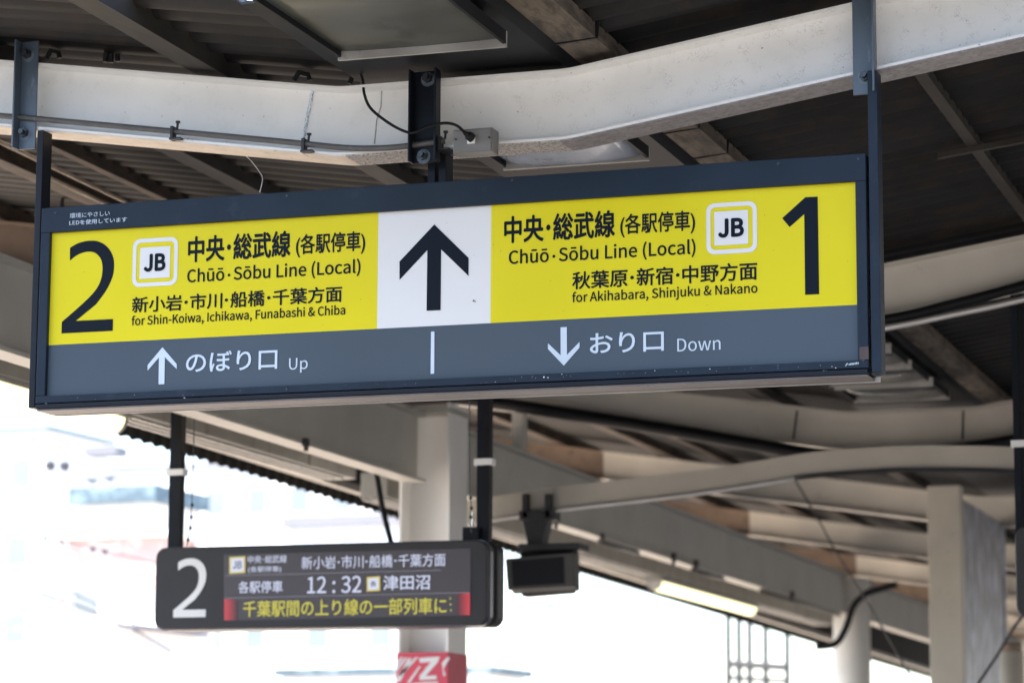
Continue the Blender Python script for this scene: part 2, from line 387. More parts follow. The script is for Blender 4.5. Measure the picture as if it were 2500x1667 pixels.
# ------------------------------------------------------------------ text
FONT = None
def load_font():
    import os
    try:
        return bpy.data.fonts.load(os.path.join(bpy.utils.system_resource('DATAFILES'), 'fonts', 'Noto Sans CJK Regular.woff2'))
    except Exception:
        return None
FONT = load_font()                       # the sans face that ships inside Blender
GL_CACHE = {}
def glyphs(body):
    if body in GL_CACHE: return GL_CACHE[body]
    cu = bpy.data.curves.new('t', 'FONT'); cu.body = body; cu.size = 1; cu.resolution_u = 4
    if FONT and any(c.isascii() and c.isalnum() or c in 'ūōŌ' for c in body): cu.font = FONT
    o = bpy.data.objects.new('t', cu); COL.objects.link(o)
    bpy.context.view_layer.update()
    dg = bpy.context.evaluated_depsgraph_get()
    me = bpy.data.meshes.new_from_object(o.evaluated_get(dg))
    bpy.data.objects.remove(o); bpy.data.curves.remove(cu)
    V = [(v.co.x, v.co.y) for v in me.vertices]; F = [list(p.vertices) for p in me.polygons]
    bpy.data.meshes.remove(me)
    GL_CACHE[body] = (V, F)
    return V, F
def text_mesh(body, bold=0):
    """flat lettering; bold strokes are thickened by overlaid shifted copies a fraction of a millimetre apart;
    middle dots are set as half-width round dots"""
    latin = all(ord(c) < 0x3000 for c in body.replace('・', ''))
    ref = [p[1] for p in glyphs('H' if latin else '中')[0]]; k = (max(ref) - min(ref)) / (.733 if latin else .92)
    gap, rad, cyy = [k * a for a in ((.62, .072, .29) if latin else (.50, .080, .38))]
    bold *= k
    V, F, x = [], [], None
    for part in body.split('・'):
        v, f = glyphs(part); lo = min(p[0] for p in v); hi = max(p[0] for p in v)
        if x is None: d = 0
        else:
            i = len(V); c = x + gap / 2
            V += [(c + rad * math.cos(2 * PI * q / 16), cyy + rad * math.sin(2 * PI * q / 16)) for q in range(16)]; F.append(list(range(i, i + 16)))
            d = x + gap - lo
        i = len(V); V += [(p[0] + d, p[1]) for p in v]; F += [[i + a for a in q] for q in f]; x = hi + d
    sh = [(0, 0)]
    if bold > .003: sh += [(bold * math.cos(2 * PI * k / 8), bold * math.sin(2 * PI * k / 8)) for k in range(8)]
    vs, fs = [], []
    for n, (dx, dy) in enumerate(sh):
        i = len(vs); vs += [(px + dx, py + dy, n) for px, py in V]; fs += [[i + a for a in f] for f in F]
    me = bpy.data.meshes.new('t'); me.from_pydata(vs, [], fs)
    return me
CAP = {}
def text_on(name, body, m, parent, Y, LB, RTp, bold=0, cap=None, label=None):
    """lettering on the plane Y; LB = photo point of the left foot, RTp = photo point of the right top (or right foot when cap is given)"""
    me = text_mesh(body, bold)
    xs = [v.co.x for v in me.vertices]; ys = [v.co.y for v in me.vertices]
    x0, x1, y0, y1 = min(xs), max(xs), min(ys), max(ys)
    p = at(*LB, Y=Y); q = at(*RTp, Y=Y)
    sx = (q.x - p.x) / (x1 - x0)
    if cap:
        h = text_mesh('H', bold); hy = [v.co.y for v in h.vertices]; b0, b1 = min(hy), max(hy); bpy.data.meshes.remove(h)
        top = at(LB[0], LB[1] - cap, Y=Y)
        sz = (top.z - p.z) / (b1 - b0); base = b0
        zoff = (p.z + q.z) / 2
    else:
        sz = (q.z - p.z) / (y1 - y0); base = y0; zoff = p.z
    for v in me.vertices:
        v.co = (p.x + (v.co.x - x0) * sx, Y - .00006 * v.co.z, zoff + (v.co.y - base) * sz)
    me.materials.append(m); me.name = name
    o = bpy.data.objects.new(name, me); COL.objects.link(o)
    o.parent = parent; o.matrix_parent_inverse = Matrix.Translation(-parent_world(parent))
    # make sure the lettering faces the platform
    bm = bmesh.new(); bm.from_mesh(me); bmesh.ops.recalc_face_normals(bm, faces=bm.faces)
    for f in bm.faces:
        if f.normal.y > 0: f.normal_flip()
    bm.to_mesh(me); bm.free()
    if label: o['label'] = label
    return o
def poly_on(pts, Y, th=.0012):
    P = [at(x, y, Y=Y) for x, y in pts]
    return [(p.x, p.z) for p in P]
def c4(x, y): return (x / 2.767, 500 + y / 2.767)
def c5(x, y): return (830 + x / 2.767, 400 + y / 2.767)
def c6(x, y): return (1650 + x / 2.767, 400 + y / 2.767)
def d3(x, y): return (350 + x / 2.6133, 1280 + y / 2.6133)

# ------------------------------------------------------------------ the hanging direction sign
YS = 7.06
SX0, SX1, SZ0, SZ1 = -3.750, -1.381, 2.628, 3.201           # frame
PX0, PX1, PZ0, PZ1, PZY = -3.721, -1.409, 2.662, 3.129, 2.808  # panel
CX0, CX1 = -2.730, -2.405
sign = thing('direction_sign', ((SX0 + SX1) / 2, YS + .065, SZ0), 'wide yellow and slate platform direction sign hanging from the white beam', 'sign')
MB().box(SX0, SX1, YS + .006, YS + .085, SZ0 + .002, SZ1 - .002).build('cabinet', M['navy_dark'], sign)
MB().box(SX0, SX1, YS - .014, YS + .005, PZ1, SZ1).build('top_rail', M['navy'], sign, bevel=.002)
MB().box(SX0, SX1, YS - .014, YS + .005, SZ0 + .013, PZ0).build('bottom_rail', M['navy'], sign, bevel=.002)
MB().box(SX0 + .002, SX1 - .002, YS - .018, YS + .005, SZ0 - .002, SZ0 + .010).build('bottom_rail', M['navy_dark'], sign, bevel=.0015)
MB().box(SX0, PX0, YS - .014, YS + .005, PZ0, PZ1).build('side_rail', M['navy'], sign, bevel=.002)
MB().box(PX1, SX1, YS - .014, YS + .005, PZ0, PZ1).build('side_rail', M['navy'], sign, bevel=.002)
MB().box(SX0 + .004, SX1 - .004, YS - .012, YS + .086, SZ0 - .008, SZ0 - .003).build('bottom_cover', M['under'], sign)
MB().box(SX0 + .01, SX1 + .01, YS + .087, YS + .091, SZ0 - .010, SZ0 + .004).build('bottom_edge_trim', M['alu'], sign)
def panel(x0, x1, z0, z1, m, name): return MB().box(x0, x1, YS, YS + .004, z0, z1).build(name, m, sign)
panel(PX0, CX0, PZY, PZ1, M['yellow'], 'yellow_panel'); panel(CX1, PX1, PZY, PZ1, M['yellow'], 'yellow_panel')
panel(CX0, CX1, PZY, PZ1, M['white'], 'white_panel'); panel(PX0, PX1, PZ0, PZY, M['grey'], 'slate_panel')
YT = YS - .0012
YH = YS - .0152
text_on('lettering', '環境にやさしい', M['pale'], sign, YH, c4(472, 92), c4(742, 40), .004)
text_on('lettering', 'LEDを使用しています', M['pale'], sign, YH, c4(468, 140), c4(858, 82), .004)
# numerals
def numeral_two(m, parent, Y, LB, RTp, name='numeral'):
    """a broad humanist 2 drawn from its outline in a unit box"""
    out = []
    def arc(cx, cy, rx, ry, a0, a1, n):
        return [(cx + rx * math.cos(R(a0 + (a1 - a0) * k / n)), cy + ry * math.sin(R(a0 + (a1 - a0) * k / n))) for k in range(n + 1)]
    outer = [(.115, .935)] + [(.26, .977), (.40, .996), (.52, 1.0), (.66, .988), (.80, .945), (.91, .875), (.975, .79), (.992, .70), (.97, .60), (.91, .51), (.82, .42), (.66, .30), (.27, .128), (1.0, .128), (1.0, .0), (0, 0), (0, .125), (.30, .265), (.52, .375), (.66, .465), (.735, .55), (.765, .635), (.765, .715), (.73, .79), (.655, .845), (.56, .875), (.44, .88), (.32, .865), (.22, .838), (.122, .795)]
    p = at(*LB, Y=Y); q = at(*RTp, Y=Y)
    # smooth the curved runs
    def sm(run, n=5):
        V = [Vector((x, y, 0)) for x, y in run]; return [(v.x, v.y) for v in spline(V, n)]
    run1 = sm(outer[:13]); run2 = sm(outer[17:])
    pts = run1 + outer[13:17] + run2
    pts = [(p.x + x * (q.x - p.x), p.z + y * (q.z - p.z)) for x, y in pts]
    return MB().prism(pts, Y, Y + .0008).build(name, m, parent)
numeral_two(M['ink'], sign, YT, c4(415, 868), c4(778, 232))
MB().prism(poly_on([c6(*q) for q in ((875, 226), (958, 222), (968, 880), (873, 884), (867, 340), (768, 427), (718, 368))], YT), YT, YT + .0008).build('numeral', M['ink'], sign)
# line emblems
def ring_poly(x0, x1, z0, z1, r, n=6):
    pts = []
    for cx, cz, a in ((x1 - r, z1 - r, 0), (x0 + r, z1 - r, 90), (x0 + r, z0 + r, 180), (x1 - r, z0 + r, 270)):
        for k in range(n + 1): pts.append((cx + r * math.cos(R(a + 90 * k / n)), cz + r * math.sin(R(a + 90 * k / n))))
    return pts
def emblem(pts_outer, pts_inner, jb, thick):
    P = [at(*q, Y=YT) for q in pts_outer]; Q = [at(*q, Y=YT) for q in pts_inner]
    x0, x1 = (P[0].x + P[2].x) / 2, (P[1].x + P[3].x) / 2; z1, z0 = (P[0].z + P[1].z) / 2, (P[2].z + P[3].z) / 2
    o = ring_poly(x0, x1, z0, z1, .022); i = ring_poly(x0 + thick, x1 - thick, z0 + thick, z1 - thick, .013)
    m = MB(); n = len(o)
    m.v = [(x, YT, z) for x, z in o] + [(x, YT, z) for x, z in i]
    m.f = [[k, (k + 1) % n, n + (k + 1) % n, n + k] for k in range(n)]
    ob = m.build('line_emblem', M['white'], sign)
    x0, x1 = (Q[0].x + Q[2].x) / 2, (Q[1].x + Q[3].x) / 2; z1, z0 = (Q[0].z + Q[1].z) / 2, (Q[2].z + Q[3].z) / 2
    MB().face([(x0, YT, z0), (x1, YT, z0), (x1, YT, z1), (x0, YT, z1)]).build('emblem_square', M['white'], ob)
    text_on('lettering', 'JB', M['ink'], ob, YT - .001, *jb, bold=.045)
emblem([c4(898, 233), c4(1203, 216), c4(893, 558), c4(1197, 541)], [c4(945, 293), c4(1150, 276), c4(943, 503), c4(1148, 489)], (c4(970, 455), c4(1120, 325)), .0115)
emblem([c6(205, 270), c6(546, 250), c6(207, 614), c6(550, 597)], [c6(258, 325), c6(488, 311), c6(260, 554), c6(490, 540)], (c6(285, 503), c6(460, 362)), .0115)
T = lambda body, lb, rt, bold=0, cap=None, m='ink', y=YT: text_on('lettering', body, M[m], sign, y, lb, rt, bold, cap)
T('中央・総武線', c4(1268, 392), c4(1965, 172), .026)
T('(各駅停車)', c4(1998, 358), c5(172, 450), .018)
T('Chūō・Sōbu Line (Local)', c4(1263, 528), c5(138, 733), .016, 31)
T('新小岩・市川・船橋・千葉方面', c4(890, 732), c4(2312, 545), .018)
T('for Shin-Koiwa, Ichikawa, Funabashi & Chiba', c4(888, 815), c4(2332, 740), .016, 21.5)
T('中央・総武線', c5(1108, 540), c5(1858, 310), .026)
T('(各駅停車)', c5(1893, 500), c6(130, 310), .018)
T('Chūō・Sōbu Line (Local)', c5(1140, 680), c6(133, 605), .016, 32.5)
T('秋葉原・新宿・中野方面', c5(1568, 850), c6(550, 660), .018)
T('for Akihabara, Shinjuku & Nakano', c5(1568, 935), c6(552, 871), .016, 23)
T('のぼり口', c4(1255, 1135), c4(1875, 968), .012, m='pale')
T('Up', c4(1952, 1113), c4(2078, 1106), -.004, 27.5, m='pale')
T('おり口', c5(1688, 1285), c5(2188, 1122), .012, m='pale')
T('Down', c6(10, 1268), c6(302, 1253), -.004, 31, m='pale')
def flat(pts, m, name, y=YT): return MB().prism(poly_on(pts, y), y, y + .0008).build(name, m, sign)
flat([c5(*q) for q in ((637, 410), (868, 635), (868, 757), (683, 578), (679, 988), (585, 992), (590, 582), (402, 783), (402, 660))], M['ink'], 'arrow')
flat([c4(*q) for q in ((1097, 962), (1193, 1075), (1193, 1108), (1113, 1028), (1110, 1210), (1071, 1212), (1074, 1030), (997, 1118), (997, 1082))], M['pale'], 'arrow')
flat([c5(*q) for q in ((1490, 1104), (1532, 1102), (1533, 1290), (1618, 1203), (1618, 1240), (1512, 1362), (1405, 1250), (1405, 1212), (1491, 1293))], M['pale'], 'arrow')
flat([c5(*q) for q in ((615, 1133), (638, 1132), (636, 1416), (612, 1418))], M['pale'], 'divider')
# dirt specks on the face and chips along the bottom rail
sp = MB()
def speck(mb, p, y, r):
    q = at(*p, Y=y); n = 6; a0 = random.random() * 6
    mb.face([(q.x + r * random.uniform(.6, 1.3) * math.cos(a0 - 2 * PI * k / n), y, q.z + r * random.uniform(.4, 1) * math.sin(a0 - 2 * PI * k / n)) for k in range(n)])
for p in (c5(905, 922), c5(912, 930), c5(900, 928)): speck(sp, p, YT, .0026)
for p in (c5(905, 617), c5(722, 400), c5(725, 455), c5(330, 912), c5(1035, 545), c5(1085, 590), c5(1070, 775), c5(1420, 790), c5(1510, 995), c5(2080, 1005), c5(140, 915), c4(570, 455), c4(995, 255), c4(880, 640), c4(1505, 180), c4(2180, 812), c6(660, 585), c6(600, 345), c6(140, 310), c6(1160, 660), c6(1190, 930), c6(210, 955), c6(95, 1165), c6(540, 1115)):
    speck(sp, p, YT, random.uniform(.0008, .0018))
for _ in range(60):
    q = (random.uniform(130, 2080), random.uniform(560, 830)); speck(sp, q, YT, random.uniform(.0003, .0008))
sp.build('dirt_specks', M['dirt'], sign)
cp = MB()
for p in (c5(1378, 1440), c5(1405, 1443), c5(1500, 1420), c5(1050, 1473), c5(870, 1522), c5(1505, 1475), c5(2128, 1397), c6(230, 1385), c6(1000, 1398), c6(1018, 1400), c6(1080, 1378), c6(1055, 1368), c4(2070, 1278), c4(1245, 1303)):
    speck(cp, p, YS - .0152, random.uniform(.0012, .0026))
for _ in range(40):
    speck(cp, (lambda t: (110 + t * 2000, 975 - t * 88 + random.uniform(-4, 6)))(random.random()), YS - .0192 if False else YS - .0152, random.uniform(.0003, .0009))
cp.build('paint_chips', M['chip'], sign)
# maker's mark: small pale script at the right end of the bottom rail
flat([c6(1145, 1366), c6(1150, 1352), c6(1160, 1345), c6(1163, 1349), c6(1154, 1356), c6(1149, 1367)], M['pale'], 'maker_mark', YH)
mm = MB()
for k in range(7):
    x = 1168 + k * 10; mm.prism(poly_on([c6(x, 1360 - k * 1.2), c6(x, 1350 - k * 1.5 - (k % 3) * 3), c6(x + 6, 1349 - k * 1.5), c6(x + 6, 1359 - k * 1.2)], YH), YH, YH + .0006)
mm.build('maker_mark', M['pale'], sign)
flat([c6(1240, 1238), c6(1300, 1232), c6(1303, 1318), c6(1242, 1325)], mat('rust_patch', (.07, .05, .045), .8, .3, 30), 'rust_patch', YH)
for q in ((135, 520), (700, 478), (1250, 440), (1900, 400), (2095, 388), (113, 985), (700, 950), (1300, 920), (1900, 892), (2108, 880)):
    c = at(*q, Y=YS - .0145); y_ = YS - (.0145 if q[1] < 600 else .0145)
    MB().tube([(c.x, y_ - .0015, c.z), (c.x, y_ + .0004, c.z)], .0032, 10).build('screw', M['bolt'], sign)
# hanger posts (channels) running from the beam down both ends of the cabinet
MB().box(SX0 - .024, SX0 - .004, YS - .010, YS + .045, SZ0 + .002, 3.43).build('hanger_post', M['navy_dark'], sign, bevel=.002)
MB().box(SX1 + .007, SX1 + .032, YS - .010, YS + .050, SZ0 + .002, 3.42).build('hanger_post', M['navy'], sign, bevel=.002)
# middle stub
q = at(1075, 440, Y=YB1); sx = q.x
MB().box(sx - .026, sx - .006, YB1 - .03, YB1 + .03, SZ1 + .008, ZB - .001).build('hanger_post', M['navy_dark'], sign)
MB().box(sx + .006, sx + .026, YB1 - .03, YB1 + .03, SZ1 + .008, ZB - .001).build('hanger_post', M['navy_dark'], sign)
MB().box(sx - .05, sx + .05, YB1 - .045, YB1 + .045, SZ1 + .0005, SZ1 + .007).build('base_plate', M['navy_dark'], sign)
# brackets bolted on the beam front
def hexbolt(parent, x, y, z, r=.014):
    m = MB(); n = 6
    m.sweep([[(x + r * math.cos(2 * PI * k / n + .3), yy, z + r * math.sin(2 * PI * k / n + .3)) for k in range(n)] for yy in (y, y - .012)])
    m.tube([(x, y - .012, z), (x, y - .026, z)], r * .55, 10)
    b = m.build('bolt', M['bolt'], parent)
    MB().sweep([[(x + r * 1.45 * math.cos(2 * PI * k / 14), yy, z + r * 1.45 * math.sin(2 * PI * k / 14) - .003) for k in range(14)] for yy in (y - .0006, y + .0004)]).build('washer', M['ring'], b)
YF = YB1 - .0645
def bracket(x0, x1, z0, z1, flange, m, bolts):
    b = MB().box(x0, x1, YF - .006, YF, z0, z1)
    if 'l' in flange: b.box(x0 - .006, x0 - .0002, YF - .040, YF, z0, z1)
    if 'r' in flange: b.box(x1 + .0002, x1 + .006, YF - .040, YF, z0, z1)
    o = b.build('hanger_bracket', m, sign, bevel=.0015)
    for bx, bz in bolts: hexbolt(o, bx, YF - .0065, bz)
    return o
p = lambda x, y: at(x, y, Y=YF - .006)
a, b = p(45, 366), p(94, 100)
bracket(a.x, b.x, a.z, b.z, 'l', M['steel'], [(p(68, 133).x, p(68, 133).z), (p(60, 325).x, p(60, 325).z)])
a, b = p(2083, 233), p(2131, -60)
bracket(a.x, b.x, a.z, b.z, 'r', M['steel'], [(p(2112, 187).x, p(2112, 187).z), (p(2112, -40).x, p(2112, -40).z)])
a, b = p(1010, 400), p(1070, 172)
bracket(a.x, b.x, a.z, b.z, 'lr', M['navy_dark'], [(p(1045, 192).x, p(1045, 192).z), (p(1034, 380).x, p(1034, 380).z)])

# ------------------------------------------------------------------ conduit along the beam, box and cable
YC = YB1 - .074
cond = thing('conduit_pipe', at(850, 361, Y=YC), 'thin grey conduit clipped along the bottom of the near white beam', 'pipe')
pts = [at(*q, Y=YC) for q in ((-260, 262), (0, 283), (95, 291), (400, 319), (700, 347), (840, 361), (930, 362), (1000, 356), (1085, 345))]
MB().tube(pts, .0085, 12, smooth=6).build('pipe', M['pipe'], cond, smooth=True)
def clip(px, py):
    q = at(px, py, Y=YC); m = MB()
    m.box(q.x - .006, q.x + .002, YC - .014, YC + .012, q.z - .020, q.z + .014)
    m.box(q.x - .010, q.x + .024, YC - .012, YC + .05, q.z - .024, q.z - .019)
    m.tube([(q.x + .012, YC - .006, q.z + .006), (q.x + .014, YC - .006, q.z + .026)], .0035, 8)
    m.tube([(q.x + .014, YC - .006, q.z + .023), (q.x + .014, YC - .006, q.z + .028)], .007, 8)
    m.build('clip', M['iron'], cond)
clip(425, 322); clip(745, 352); clip(1078, 347)
YJ = YC - .045
jb = thing('outlet_box', at(1155, 378, Y=YJ), 'small grey metal outlet box with plugged-in cable on the near beam', 'outlet box')
a, b = at(1106, 376, Y=YJ), at(1202, 311, Y=YJ)
MB().box(a.x, b.x, YJ, YJ + .055, a.z, b.z).build('case', M['box'], jb, bevel=.002)
MB().box(a.x + .003, b.x - .003, YJ - .004, YJ - .0005, a.z + .003, b.z - .003).build('cover', M['box'], jb, bevel=.001)
for q in ((1113, 341), (1195, 336)):
    c = at(*q, Y=YJ - .004); MB().tube([(c.x, YJ - .007, c.z), (c.x, YJ - .0035, c.z)], .003, 8).build('screw', M['bolt'], jb)
c = at(1151, 338, Y=YJ - .004)
MB().box(c.x - .011, c.x + .011, YJ - .008, YJ - .0042, c.z - .015, c.z + .011).build('socket', M['white_pl'], jb)
pc = thing('power_cable', at(1150, 335, Y=YJ), 'thin black cable drooping over the near beam into the outlet box', 'cable')
YQ = YF - .05
pts = [at(*q, Y=YB1 - .06) for q in ((880, 178), (886, 200), (890, 232))] + [at(*q, Y=YQ) for q in ((905, 265), (945, 298), (985, 320), (1012, 324), (1045, 310), (1085, 301), (1115, 307))] + [at(1135, 325, Y=YJ - .03)]
MB().tube(pts, .0042, 8, smooth=6).build('cord', M['black'], pc, smooth=True)
a = at(1134, 324, Y=YJ - .03); b = at(1153, 338, Y=YJ - .0085)
MB().tube([a, a.lerp(b, .4), a.lerp(b, .45), b], [.006, .008, .012, .013], 12).build('plug', M['black'], pc)

# ------------------------------------------------------------------ lights under the valley gutter
def ceiling_light(y_far, length, label, dm='diff', bulge=.022, z=3.45, x0=-2.675, x1=-2.215):
    t = thing('ceiling_light', ((x0 + x1) / 2, y_far - length / 2, z), label, 'light', 'ceiling lights under the valley gutter')
    y0, y1 = y_far - length, y_far; w_ = .009
    MB().box(x0 + .05, x1 - .05, y0 + .04, y1 - .04, z + .03, ZB + HB + .028).build('housing', M['gutter'], t)
    for ya in (y0, y1 - w_): MB().box(x0, x1, ya, ya + w_, z - .012, z + .03).build('end_lip', M['lampmetal'], t)
    for xa in (x0, x1 - w_): MB().box(xa, xa + w_, y0 + w_, y1 - w_, z - .004, z + .03).build('side_rail', M['gutter'], t)
    m = MB(); n = 10; secs = []
    for k in range(n + 1):
        x = x0 + w_ + (x1 - x0 - 2 * w_) * k / n; s_ = -bulge * math.sin(PI * k / n) ** .5
        secs.append([(x, y0 + w_, z + .012 + s_), (x, y1 - w_, z + .012 + s_), (x, y1 - w_, z + .022 + s_), (x, y0 + w_, z + .022 + s_)])
    m.sweep(secs).build('diffuser', M[dm], t, smooth=True)
    return t
ceiling_light(6.62, .95, 'unlit ceiling light above the near beam, its end towards the photographer out of frame', 'diff_flat', .004)
ceiling_light(7.97, .62, 'unlit ceiling light with glossy diffuser tinted with painted sky reflection just above the top of the big sign', 'diff_sky_tint')
ceiling_light(12.2, .40, 'nearest of the three unlit ceiling lights in a row behind the big sign')
ceiling_light(12.72, .44, 'middle one of the three unlit ceiling lights in a row behind the big sign')
ceiling_light(13.28, .46, 'farthest of the three unlit ceiling lights in a row behind the big sign')

# ------------------------------------------------------------------ departure displays
YD = 10.3
def display(name, x0, x1, z0, z1, label, posts):
    t = thing(name, ((x0 + x1) / 2, YD + .1, z0), label, 'departure display', 'departure displays hanging from the second beam')
    for y0, y1, nm in ((YD, YD + .085, 'housing'), (YD + .125, YD + .21, 'rear_housing')):
        MB().prism(ring_poly(x0, x1, z0, z1, .042), y0, y1).build(nm, M['housing'], t, bevel=.006)
    MB().prism(ring_poly(x0 + .012, x1 - .012, z0 + .012, z1 - .012, .035), YD + .0852, YD + .1248).build('core', M['black'], t)
    MB().prism(ring_poly(x0 - .003, x1 + .003, z0 - .003, z1 + .003, .045), YD + .03, YD + .06).build('edge_band', M['housing_edge'], t)
    for x in posts:
        MB().box(x - .027, x - .001, YD + .09, YD + .12, z1 - .05, zb(x) - .0).build('hanger_post', M['navy_dark'], t)
        MB().box(x + .001, x + .027, YD + .085, YD + .125, z1 + .001, zb(x) - .0).build('hanger_post', M['black'], t)
        MB().box(x - .036, x + .038, YD + .080, YD + .128, z1 + .30, z1 + .325).build('clamp', M['white_pl'], t)
    return t
dx0, dx1 = -4.921, -3.515
disp = display('departure_display', dx0, dx1, 2.213, 2.540, 'departure display showing platform 2 and 12:32, below the big sign', (dx0 + .036, dx1 - .050))
YDT = YD - .002
numeral_two(M['white_pl'], disp, YD - .0012, d3(190, 592), d3(405, 212))
def dpoly(pts, m, name, y=YDT, parent=disp): return MB().prism(poly_on(pts, y), y, y + .0006).build(name, m, parent)
scr = dpoly([d3(512, 190), d3(2088, 152), d3(2086, 578), d3(515, 612)], M['lit_screen'], 'screen')
GW = glow('screen_white', (.62, .66, .85), .95); GY = glow('screen_yellow', (.72, .66, .05), .8); GB = glow('screen_blue', (.08, .12, .35), .3); GP = glow('screen_paper', (.72, .76, .90), .9); GO = glow('screen_border', (.75, .62, .12), .8)
YL = YD - .0038
def led(body, lb, rt, m, bold=.007): return text_on('lettering', body, m, scr, YL, d3(*lb), d3(*rt), bold)
led('中央・総武線', (665, 248), (915, 192), GW, .006); led('(各駅停車)', (668, 310), (880, 262), GW, .006)
led('新小岩・市川・船橋・千葉方面', (1008, 285), (1928, 182), GW)
led('各駅停車', (605, 438), (890, 355), GW, .012); led('12 : 32', (1045, 440), (1392, 325), GW, .01); led('津田沼', (1530, 418), (1830, 318), GW, .014)
led('千葉駅間の上り線の一部列車に', (635, 590), (1935, 462), GY, .012)
for x, y in ((1958, 470), (1960, 508), (1962, 546)): dpoly([d3(x - 5, y - 5), d3(x + 5, y - 5), d3(x + 5, y + 5), d3(x - 5, y + 5)], GY, 'dot', YL, scr)
for a, b, c, d, t_ in ((548, 203, 650, 312, 'JB'), (1425, 330, 1510, 425, '各')):
    e = dpoly([d3(a, b + 4), d3(c, b - 2), d3(c, d - 4), d3(a, d + 2)], GO, 'icon', YL, scr)
    dpoly([d3(a + 10, b + 14), d3(c - 10, b + 8), d3(c - 10, d - 14), d3(a + 10, d - 8)], GP, 'icon_face', YL - .0012, e)
    text_on('icon_letters', t_, GB, e, YL - .0024, d3(a + 22, d - 30), d3(c - 22, b + 28), .02)
GL = glow('screen_rule', (.35, .33, .42), .5)
dpoly([d3(520, 323), d3(1900, 288), d3(1900, 293), d3(520, 328)], GL, 'rule', YL, scr); dpoly([d3(520, 466), d3(2080, 430), d3(2080, 435), d3(520, 471)], GL, 'rule', YL, scr)
# red blocks fade sideways on the screen itself: stepped bars
for k in range(8):
    g_ = glow('screen_red', (.75, .03, .05), .75 * (1 - k / 8.5) ** 1.2)
    x = 517 + k * 10; dpoly([d3(x, 475), d3(x + 10, 475), d3(x + 10, 609), d3(x, 609)], g_, 'red_bar', YL, scr)
    x = 2083 - k * 10; dpoly([d3(x - 10, 436), d3(x, 436), d3(x, 576), d3(x - 10, 576)], g_, 'red_bar', YL, scr)
disp2 = display('departure_display', -1.492, -1.492 + (dx1 - dx0), 2.213, 2.540, 'dark departure display cut off by the right edge of the photo', (-1.492 + .018, -1.492 + (dx1 - dx0) - .085))

# bead chain hanging beside the left post
ch = thing('bead_chain', at(455, 1330, Y=10.2), 'thin hanging wire with dark beads above the platform 2 display', 'chain')
pts = [at(*q, Y=10.2) for q in ((480, 880), (475, 985), (472, 1130), (468, 1230), (463, 1290), (456, 1332))]
MB().tube(pts, .0022, 6, smooth=4).build('wire', M['wire'], ch)
for q in ((469, 1232), (467, 1262), (465, 1288), (459, 1317)):
    c = at(*q, Y=10.2); MB().tube([c + Vector((0, 0, .008)), c + Vector((0, 0, .004)), c - Vector((0, 0, .004)), c - Vector((0, 0, .008))], [.002, .0065, .0065, .002], 8).build('bead', M['black'], ch)
ch2 = thing('bead_chain', at(1150, 1280, Y=10.2), 'thin hanging wire beside the right post of the platform 2 display', 'chain')
pts = [at(*q, Y=10.2) for q in ((1146, 880), (1146, 985), (1147, 1190), (1150, 1230), (1148, 1262), (1151, 1300))]
MB().tube(pts, .0022, 6, smooth=4).build('wire', M['wire'], ch2)
for q in ((1149, 1215), (1151, 1240), (1149, 1262)):
    c = at(*q, Y=10.2); MB().tube([c + Vector((0, 0, .008)), c + Vector((0, 0, .004)), c - Vector((0, 0, .004)), c - Vector((0, 0, .008))], [.002, .0065, .0065, .002], 8).build('bead', M['black'], ch2)
bx = thing('control_box', at(1160, 1300, Y=10.25), 'small black box on top of the platform 2 display', 'box')
a, b = at(1128, 1306, Y=10.36), at(1168, 1285, Y=10.36)
MB().box(a.x, b.x, 10.36, 10.42, 2.541, b.z).build('case', M['black'], bx, bevel=.004); MB().tube([((a.x + b.x) / 2, 10.39, b.z), ((a.x + b.x) / 2, 10.39, b.z + .06)], .006, 8).build('stem', M['alu'], bx)

# ------------------------------------------------------------------ hoses and pipes under the farther beams
def pipe_thing(name, pix, Y, r, m, label, cat, n=10):
    pts = [at(*q, Y=Y) for q in pix]
    o = MB().tube(pts, r, n, smooth=5).build(name, m, None, smooth=True)
    return tag(o, label, cat)
pipe_thing('cable_hose', ((990, 983), (1100, 972), (1220, 985), (1400, 1012), (1650, 1052), (1850, 1086), (2000, 1110), (2150, 1113), (2300, 1101), (2480, 1075), (2900, 990)), 13.93, .034, M['black'], 'thick black hose sagging under the third beam behind the sign', 'hose')
pipe_thing('cable_hose', ((1900, 812), (2165, 780), (2330, 742), (2480, 703), (2800, 615)), 10.28, .020, M['black'], 'black hose running under the second beam right of the sign', 'hose')
pipe_thing('conduit_pipe', ((1900, 842), (2165, 800), (2330, 767), (2480, 735), (2800, 655)), 10.26, .012, M['alu'], 'silver pipe under the second beam right of the sign', 'pipe')
# arched tie beam with the monitor
YW = 13.1
arch = thing('tie_beam', at(1838, 1170, Y=YW), 'cream bowed tie beam crossing behind the sign, carrying the small monitor', 'beam')
low = spline([at(*q, Y=YW) for q in ((1125, 1276), (1202, 1264), (1388, 1237), (1650, 1207), (1838, 1180), (1975, 1158), (2100, 1148), (2210, 1142), (2350, 1142), (2480, 1146), (2800, 1165))], 4)
m = MB(); m.sweep([[p, p + Vector((0, .1, 0)), p + Vector((0, .1, .105)), p + Vector((0, 0, .105))] for p in low]).build('beam_body', M['cream'], arch)
MB().tube([p + Vector((0, -.02, -.012)) for p in low[:20]], .011, 8).build('pipe', M['alu'], arch, smooth=True)
MB().tube([p + Vector((0, -.02, -.012)) for p in low[19:]], .011, 8).build('pipe', M['iron'], arch, smooth=True)
